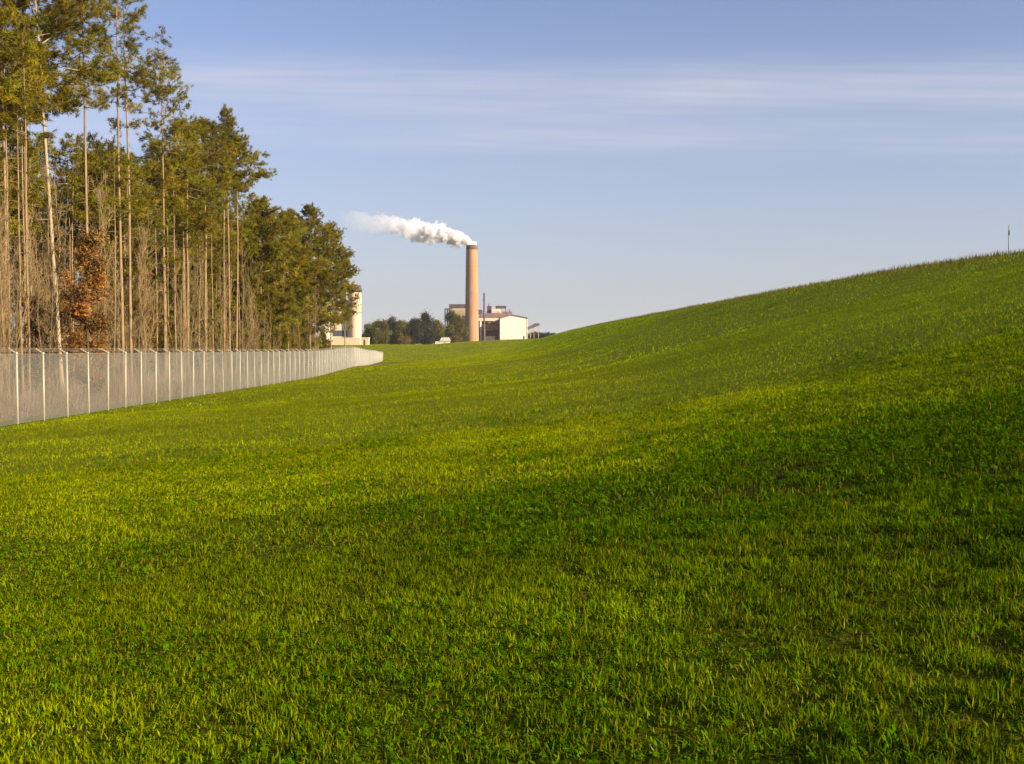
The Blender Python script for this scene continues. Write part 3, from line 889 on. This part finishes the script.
# open-sided process building between chimney and hall
d = 672
proc, g = building('process_building', 478, 500, d, 'open-sided plant building with cream fascia and dark bays next to the chimney', 'plant building')
ox = proc.location.x
b = MB(); b.box(hx(477.5), hx(501), 8, 22, 0, hz(318)); b.build('back_wall', M['tan'], proc)
b = MB(); b.extrude_y([(hx(477), hz(317.6)), (hx(502), hz(317.6)), (hx(500), hz(312.6)), (hx(481), hz(313.4))], -0.6, 22.5); b.build('roof', M['roof'], proc)
b = MB(); b.box(hx(478.5), hx(498.6), -0.3, 0.3, hz(321), hz(317.8)); b.build('fascia', M['cream'], proc)
for p0, p1, mt in ((477.3, 479.0, 'dark_steel'), (479.9, 481.6, 'white_clad'), (497.2, 499.2, 'roof')):
    b = MB(); b.box(hx(p0), hx(p1), -0.2, 1.4, 0, hz(321.1)); b.build('column', M[mt], proc)
b = MB(); b.box(hx(482.5), hx(497.2), 1.6, 5, hz(330.5), hz(324.5)); b.build('upper_panel', M['tan'], proc)
b = MB(); b.extrude_y([(hx(482.5), hz(333.5)), (hx(497.2), hz(336.5)), (hx(497.2), hz(329.6)), (hx(494), hz(329.6))], 0.5, 3.0); b.build('chute', M['dark_steel'], proc)
b = MB(); b.box(hx(482.8), hx(494.8), -1.5, 2.5, 0, hz(336.2)); b.build('low_bay', M['white_clad'], proc)
for p0, p1, y0, y1, mt, yy in ((486.8, 491.2, 305.4, 313.2, 'dark_steel', 6), (491.5, 501, 308.6, 313.3, 'cream', 4), (478, 482, 309.5, 314, 'dark_steel', 5)):
    b = MB(); b.box(hx(p0), hx(p1), yy, yy+6, hz(y1), hz(y0)); b.build('roof_unit', M[mt], proc)
b = MB(); b.box(hx(495.4), hx(506.2), 5, 12, hz(307.8), hz(305.4))
for q in (496.2, 500.5, 505.2): b.box(hx(q), hx(q)+0.4, 6, 6.4, hz(313), hz(307.9))
b.build('roof_gantry', M['dark_steel'], proc)
b = MB(); b.box(hx(501), hx(512), 9, 20, hz(330), hz(311.0)); b.build('rear_block', M['roof'], proc)
b = MB(); b.tube([(hx(488.5), 9, hz(305.5)), (hx(488.5), 9, hz(303.2))], 0.3, 6); b.tube([(hx(509.5), 10, hz(311)), (hx(509.5), 10, hz(308.5))], 0.4, 6); b.build('vent_pipe', M['dark_steel'], proc)

b = MB()
for q in (480.5, 483.5, 486.5, 493.0, 498.5): b.tube([(hx(q), -0.2, hz(313.5)), (hx(q), -0.2, hz(311.6))], 0.12, 4)
b.tube([(hx(480.5), -0.2, hz(311.8)), (hx(498.5), -0.2, hz(311.8))], 0.12, 4)
b.build('handrail', M['dark_steel'], proc)
b = MB(); b.tube([(hx(481.5), -0.9, hz(330)), (hx(489), -0.9, hz(330)), (hx(489), -0.9, hz(322.5)), (hx(497), -0.9, hz(322.5))], 0.35, 8); b.build('pipe_run', M['tan'], proc)
for q in (484.5, 488.5, 492.5):
    b = MB(); b.box(hx(q), hx(q)+1.4, 1.45, 1.62, hz(328.6), hz(326.2)); b.build('window', M['shade_glass'], proc)

# slim secondary stack
d = 648
sx = X(484.2, d); g = H1(sx, d)
st = empty('slim_stack', (sx, d, g), 0, 'slim dark steel stack rising before the open plant building', 'stack')
b = MB(); hs_ = Z(293, d) - g; b.lathe([(0.75, -0.5), (0.75, hs_*0.3), (0.55, hs_*0.32), (0.5, hs_), (0.35, hs_)], sides=16); b.build('pipe', M['dark_steel'], st, True)
b = MB(); b.lathe([(0.5, hs_*0.86), (0.75, hs_*0.86), (0.75, hs_*0.875), (0.5, hs_*0.875)], sides=16); b.build('collar', M['roof'], st)

# boiler house half hidden behind the chimney
d = 690
bh, g = building('boiler_house', 449, 468, d, 'boiler house with a dark flat roof half hidden behind the chimney', 'building')
ox = bh.location.x
b = MB(); b.box(hx(449.5), hx(469), 0, 25, 0, hz(308.5)); b.build('wall', M['tan'], bh)
b = MB(); b.box(hx(449.2), hx(469.2), -0.5, 25.5, hz(308.4), hz(304.2)); b.build('roof', M['dark_steel'], bh)
b = MB(); b.box(hx(452), hx(469), -0.2, -0.0, hz(309.4), hz(308.5)); b.build('trim', M['white_clad'], bh)
b = MB()
for q in (444.5, 446.6, 448.7): b.box(hx(q), hx(q)+0.35, 1, 1.35, 0, hz(308.5)); b.box(hx(q), hx(q)+0.35, 7, 7.35, 0, hz(308.5))
for q in (308.5, 314, 320, 326): b.box(hx(444.5), hx(449.2), 1, 7.4, hz(q)-0.2, hz(q)+0.1)
b.build('steel_frame', M['dark_steel'], bh)

# inclined conveyor past the hall
d = 668
cv, g = building('conveyor', 528, 541, d, 'dark inclined conveyor gallery on legs beside the gabled hall', 'conveyor')
ox = cv.location.x
b = MB(); b.extrude_y([(hx(527), hz(330.2)), (hx(538.5), hz(325.6)), (hx(539.5), hz(325.6)), (hx(539.5), hz(323.2)), (hx(535), hz(323.2)), (hx(527), hz(327.4))], 0, 3.2); b.build('gallery', M['dark_steel'], cv)
for q, t in ((530.2, 328.2), (534.0, 326.8), (538.4, 325.7)):
    for yy in (0.4, 2.8):
        b = MB(); b.tube([(hx(q), yy, -0.5), (hx(q), yy, hz(t))], 0.16, 5); b.build('leg', M['tan'], cv)
b = MB(); b.tube([(hx(530.2), 1.6, 2), (hx(534), 1.6, hz(327))], 0.1, 4); b.build('brace', M['tan'], cv)

# small pale shed at the foot of the trees
d = 610
sh, g = building('pale_shed', 434, 450, d, 'small pale shed with a grey-green roof below the trees by the chimney', 'shed')
ox = sh.location.x
b = MB(); b.extrude_y([(hx(434.5), 0), (hx(450), 0), (hx(449), hz(341.2)), (hx(435.5), hz(341.2))], 0, 6); b.build('wall', M['cream'], sh)
b = MB(); b.extrude_y([(hx(439.5), hz(341.1)), (hx(450.2), hz(341.1)), (hx(448.5), hz(337.4)), (hx(441.5), hz(337.4))], -0.4, 6.4); b.build('roof', M['grey_green'], sh)
b = MB(); b.box(hx(443.5), hx(445.5), -0.05, 0.03, 0.3, hz(342.2)); b.build('door', M['tan'], sh)

# pale tower and offices beyond the end of the wood
d = 560
tw_x = X(355.2, d); g = H1(tw_x, d)
tw = empty('pale_tower', (tw_x, d, g), 0, 'pale peach round tower with a dark cap beyond the last pine', 'tower')
hz_ = lambda py: Z(py, d) - g
rr_ = 3.35
b = MB(); b.lathe([(rr_, -1), (rr_, hz_(304)), (rr_*1.08, hz_(302)), (rr_*0.98, hz_(292.2))], sides=32); b.build('shaft', M['peach'], tw, True)
b = MB(); b.lathe([(rr_*0.98, hz_(292.2)), (rr_*1.12, hz_(292.2)), (rr_*1.12, hz_(290)), (rr_*0.95, hz_(285.2)), (0.01, hz_(284.4))], sides=32); b.build('cap', M['dark_steel'], tw, True)
b = MB(); b.lathe([(rr_-0.02, hz_(313.2)), (rr_+0.12, hz_(313.2)), (rr_+0.12, hz_(312.2)), (rr_-0.02, hz_(312.2))], sides=32); b.build('band', M['roof'], tw)

of, g = building('office_block', 323, 349, d, 'pale block with dark window bands glimpsed between the last pine trunks', 'building')
ox = of.location.x
b = MB(); b.box(hx(323.5), hx(349.5), 0, 16, 0, hz(303)); b.build('wall', M['cream'], of)
b = MB(); b.box(hx(323.2), hx(349.8), -0.4, 16.4, hz(303), hz(301.6)); b.build('roof', M['grey_green'], of)
for y0, y1, p0 in ((308.0, 311.2, 328), (315.8, 320.0, 325), (330.4, 336.2, 333)):
    b = MB(); b.box(hx(p0), hx(347.5), -0.12, 0.05, hz(y1), hz(y0)); w_ = b.build('window', M['shade_glass'], of)
    b = MB(); b.box(hx(p0)-0.1, hx(347.5)+0.1, -0.2, -0.0, hz(y1)-0.25, hz(y1)-0.02); b.build('sill', M['cream'], w_)
b = MB(); b.box(hx(324.6), hx(329.2), -1.6, -0.02, 0, hz(324.6)); b.build('porch', M['white_clad'], of)
lw, g = building('low_wall', 333, 369, 545, 'low peach boundary wall at the foot of the pale tower', 'wall')
ox = lw.location.x; d = 545
b = MB(); b.box(hx(333), hx(360), 0, 0.5, 0, hz(338.2)); b.build('wall_run', M['peach'], lw)
b = MB(); b.box(hx(333)-0.1, hx(360)+0.1, -0.1, 0.6, hz(338.2), hz(337.6)); b.build('coping', M['cream'], lw)
kb, g = building('gatehouse', 361, 369, 548, 'tiny peach gatehouse beside the pale tower', 'hut')
ox = kb.location.x; d = 548
b = MB(); b.box(hx(361.4), hx(368.6), 0, 4, 0, hz(338.4)); b.build('wall', M['peach'], kb)
b = MB(); b.box(hx(361), hx(369), -0.3, 4.3, hz(338.4), hz(337.4)); b.build('roof', M['cream'], kb)
b = MB(); b.box(hx(363.5), hx(365.5), -0.05, 0.03, 0, hz(339.8)); b.build('door', M['dark_steel'], kb)

# trees round the works
def far_tree(name, px, d, tpy, radpx, mt, label, seed, base=0.02, per=26, bark='dark_bark', grp='trees round the works', leaf=0.34):
    x, y = X(px, d), d; g = H1(x, y); Ht = max(2.0, Z(tpy, d) - g); rad = radpx*d/F
    tm, cm = broad(seed, Ht, rad, 24, leaf, per, base=base, r0=0.025*Ht, spread=0.11*rad+0.35, up=0.35, twigs=6)
    return place_tree(name, (tm, cm), (M[bark], M[mt]), (x, y, g), 0, 1.0, label, 'tree', grp)
ft = [
    ('leafy_tree', 371, 600, 324, 7, 'broad', 'first olive tree after the pale tower, low and rounded'),
    ('leafy_tree', 382, 590, 321, 8, 'broad', 'olive tree with a light stem in the row after the pale tower'),
    ('leafy_tree', 393, 605, 318.5, 8, 'broad', 'taller olive tree ending the row after the pale tower'),
    ('leafy_tree', 403, 598, 321, 7, 'broad', 'olive tree leaning against the darkest tree'),
    ('dark_tree', 422, 600, 313.5, 12, 'dark_broad', 'darkest rounded tree midway between pale tower and chimney'),
    ('dark_tree', 412, 620, 320, 8, 'dark_broad', 'smaller dark tree tucked behind the darkest one'),
    ('leafy_tree', 436, 618, 321, 8, 'broad', 'low tree filling the gap behind the pale shed'),
    ('leafy_tree', 450, 625, 310, 10, 'broad', 'olive tree in front of the boiler house'),
    ('leafy_tree', 459, 630, 314, 7, 'broad', 'olive tree touching the shaded side of the chimney'),
]
for i, (nm, px, d_, tpy, rp_, mt, lab) in enumerate(ft):
    far_tree(nm, px, d_, tpy, rp_, mt, lab, 800+i)
far_tree('bare_brown_bush', 407, 585, 336, 3.5, 'brown', 'thin brown bush at the grass edge below the darkest tree', 830, per=3, grp='brown bushes below the works', leaf=0.2)
far_tree('bare_brown_bush', 456, 600, 337.5, 5, 'brown', 'brown bush at the foot of the chimney', 831, per=4, grp='brown bushes below the works', leaf=0.2)
far_tree('bare_brown_bush', 400, 590, 339, 3, 'brown', 'smallest brown bush in front of the olive row', 832, per=3, grp='brown bushes below the works', leaf=0.2)
for i, px in enumerate((533, 539, 545, 551)):
    far_tree('distant_shrub', px, 700, 335.2 + 0.3*i, 5, 'dark_broad', ('dark shrub under the conveyor legs', 'dark shrub just past the conveyor', 'dark shrub second from the end of the hedge row', 'last dark shrub where the bank meets the sky')[i], 840+i, base=0.03, grp='dark shrubs past the hall')

for i, px in enumerate((368, 377, 386, 396, 405, 414, 427, 441, 452)):
    far_tree('low_shrub', px, 640, 331 + 2.0*((i*7) % 3), 6.5, ('broad', 'dark_broad')[i % 2], 'low shrub filling the gaps beneath the trees round the works', 860+i, base=0.01, per=18, grp='low shrubs beneath the trees')
# marker pole on the crest of the bank
mx_, my_ = None, None
my_ = 53.0; mx_ = (1007-512)/F*my_
g = H1(mx_, my_)
mp_ = empty('marker_pole', (mx_, my_, g), 0, 'thin grey marker pole standing on the crest of the bank', 'pole')
b = MB(); b.tube([(0, 0, -0.3), (0.01, 0, zpx(225, my_)-g)], 0.028, 8); b.build('rod', M['marker'], mp_, True)
b = MB(); b.tube([(0.008, 0, zpx(235, my_)-g), (0.009, 0, zpx(230.5, my_)-g)], 0.04, 8); b.build('sleeve', M['dark_steel'], mp_, True)

# thin air between the bank and the works: one even, pale volume round everything on the ground
zlo = float(GZ.min()) - 1.0
b = MB(); b.box(-6100, 6100, -500, 8200, zlo, 95.0)
m, nt, out = new_mat('thin_haze')
vol = N(nt, 'ShaderNodeVolumePrincipled'); vol.inputs['Color'].default_value = (0.93, 0.93, 0.95, 1); vol.inputs['Density'].default_value = 0.00006
L(nt, vol.outputs['Volume'], out.inputs['Volume'])
tag(b.build('haze', m), 'thin pale haze over the plain', kind='stuff')

# ------------------------------------------------------------------ light, sky, camera
SUN_AZ = math.atan2(0.885, -0.465); SUN_EL = R(20)
w = bpy.data.worlds.new('World'); sc.world = w; w.use_nodes = True
nt = w.node_tree; nt.nodes.clear()
out = nt.nodes.new('ShaderNodeOutputWorld'); bg = nt.nodes.new('ShaderNodeBackground')
sky = nt.nodes.new('ShaderNodeTexSky'); sky.sky_type = 'NISHITA'; sky.sun_disc = False
sky.sun_elevation = SUN_EL; sky.sun_rotation = SUN_AZ; sky.air_density = 1.0; sky.dust_density = 1.2; sky.ozone_density = 2.5
bg.inputs['Strength'].default_value = 0.079
tc = N(nt, 'ShaderNodeTexCoord'); sp = N(nt, 'ShaderNodeSeparateXYZ'); L(nt, tc.outputs['Generated'], sp.inputs[0])
az = mth('ARCTAN2', sp.outputs['X'], sp.outputs['Y'])          # mth/noise use the current nt
el = mth('ARCTANGENT', mth('DIVIDE', sp.outputs['Z'], mth('MAXIMUM', mth('ABSOLUTE', sp.outputs['Y']), 0.05)))
cmb = N(nt, 'ShaderNodeCombineXYZ'); L(nt, az, cmb.inputs[0]); L(nt, mth('MULTIPLY', el, 12.0), cmb.inputs[1])
azv = N(nt, 'ShaderNodeCombineXYZ'); L(nt, az, azv.inputs[0]); L(nt, mth('MULTIPLY', el, 9.0), azv.inputs[1]); azv.inputs[2].default_value = 3.3
nw = noise(2.2, 5.0, cmb.outputs[0])
cm2 = N(nt, 'ShaderNodeCombineXYZ'); L(nt, az, cm2.inputs[0]); L(nt, mth('ADD', mth('MULTIPLY', el, 26.0), mth('MULTIPLY', az, 0.5)), cm2.inputs[1])
nfine = noise(5.0, 10.0, cm2.outputs[0])
def band(center, width, tilt, wob, amp):
    e = mth('SUBTRACT', mth('SUBTRACT', el, center), mth('MULTIPLY', az, tilt))
    e = mth('SUBTRACT', e, mth('MULTIPLY', mth('SUBTRACT', nw.outputs['Fac'], 0.5), wob))
    q = mth('DIVIDE', e, width)
    return mth('MULTIPLY', mth('EXPONENT', mth('MULTIPLY', mth('MULTIPLY', q, q), -1.0)), amp)
s_ = mth('ADD', band(0.240, 0.026, 0.0, 0.045, 0.75), band(0.197, 0.016, 0.0, 0.035, 0.5))
s_ = mth('ADD', s_, band(0.150, 0.03, 0.0, 0.03, 0.12))
nlow = noise(1.6, 3.0, azv.outputs[0])
s_ = mth('MULTIPLY', s_, mth('MULTIPLY', mth('SUBTRACT', nlow.outputs['Fac'], 0.22), 1.9, clamp=True))
s_ = mth('MULTIPLY', s_, mth('ADD', mth('MULTIPLY', nfine.outputs['Fac'], 1.5), 0.1), clamp=True)
wb = N(nt, 'ShaderNodeMixRGB', blend_type='MULTIPLY'); wb.inputs['Fac'].default_value = 1; wb.inputs['Color2'].default_value = (0.95, 0.86, 1.01, 1)
L(nt, sky.outputs['Color'], wb.inputs['Color1'])
hz0 = N(nt, 'ShaderNodeMixRGB'); hz0.inputs['Color2'].default_value = (3.1, 3.3, 3.65, 1)
L(nt, mth('MULTIPLY', mth('EXPONENT', mth('MULTIPLY', mth('ABSOLUTE', el), -1/0.17)), 0.92), hz0.inputs['Fac']); L(nt, wb.outputs['Color'], hz0.inputs['Color1'])
mxs = N(nt, 'ShaderNodeMixRGB'); mxs.inputs['Color2'].default_value = (4.2, 4.15, 4.6, 1)
L(nt, s_, mxs.inputs['Fac']); L(nt, hz0.outputs['Color'], mxs.inputs['Color1'])
L(nt, mxs.outputs['Color'], bg.inputs['Color']); L(nt, bg.outputs[0], out.inputs['Surface'])

sun = bpy.data.lights.new('sun', 'SUN'); sun.energy = 4.8; sun.angle = R(0.5); sun.color = (1.0, 0.84, 0.62)
so = bpy.data.objects.new('sun', sun); COL.objects.link(so)
dirv = Vector((math.sin(SUN_AZ)*math.cos(SUN_EL), math.cos(SUN_AZ)*math.cos(SUN_EL), math.sin(SUN_EL)))
so.rotation_euler = (-dirv).to_track_quat('-Z', 'Y').to_euler()
so.location = (40, -40, 60)

cam = bpy.data.cameras.new('camera'); cam.sensor_width = 36; cam.lens = 36*F/1024; cam.clip_end = 20000; cam.clip_start = 0.05
co = bpy.data.objects.new('camera', cam); COL.objects.link(co)
co.location = (0, 0, EYE); co.rotation_euler = (R(90) - math.atan(32/F), 0, 0)
sc.camera = co

sc.view_settings.view_transform = 'Standard'; sc.view_settings.look = 'None'; sc.view_settings.gamma = 1
sc.view_settings.exposure = 1.12; sc.view_settings.use_curve_mapping = False
sc.cycles.volume_bounces = 9; sc.cycles.max_bounces = 20; sc.cycles.diffuse_bounces = 4; sc.cycles.transmission_bounces = 6; sc.cycles.transparent_max_bounces = 8
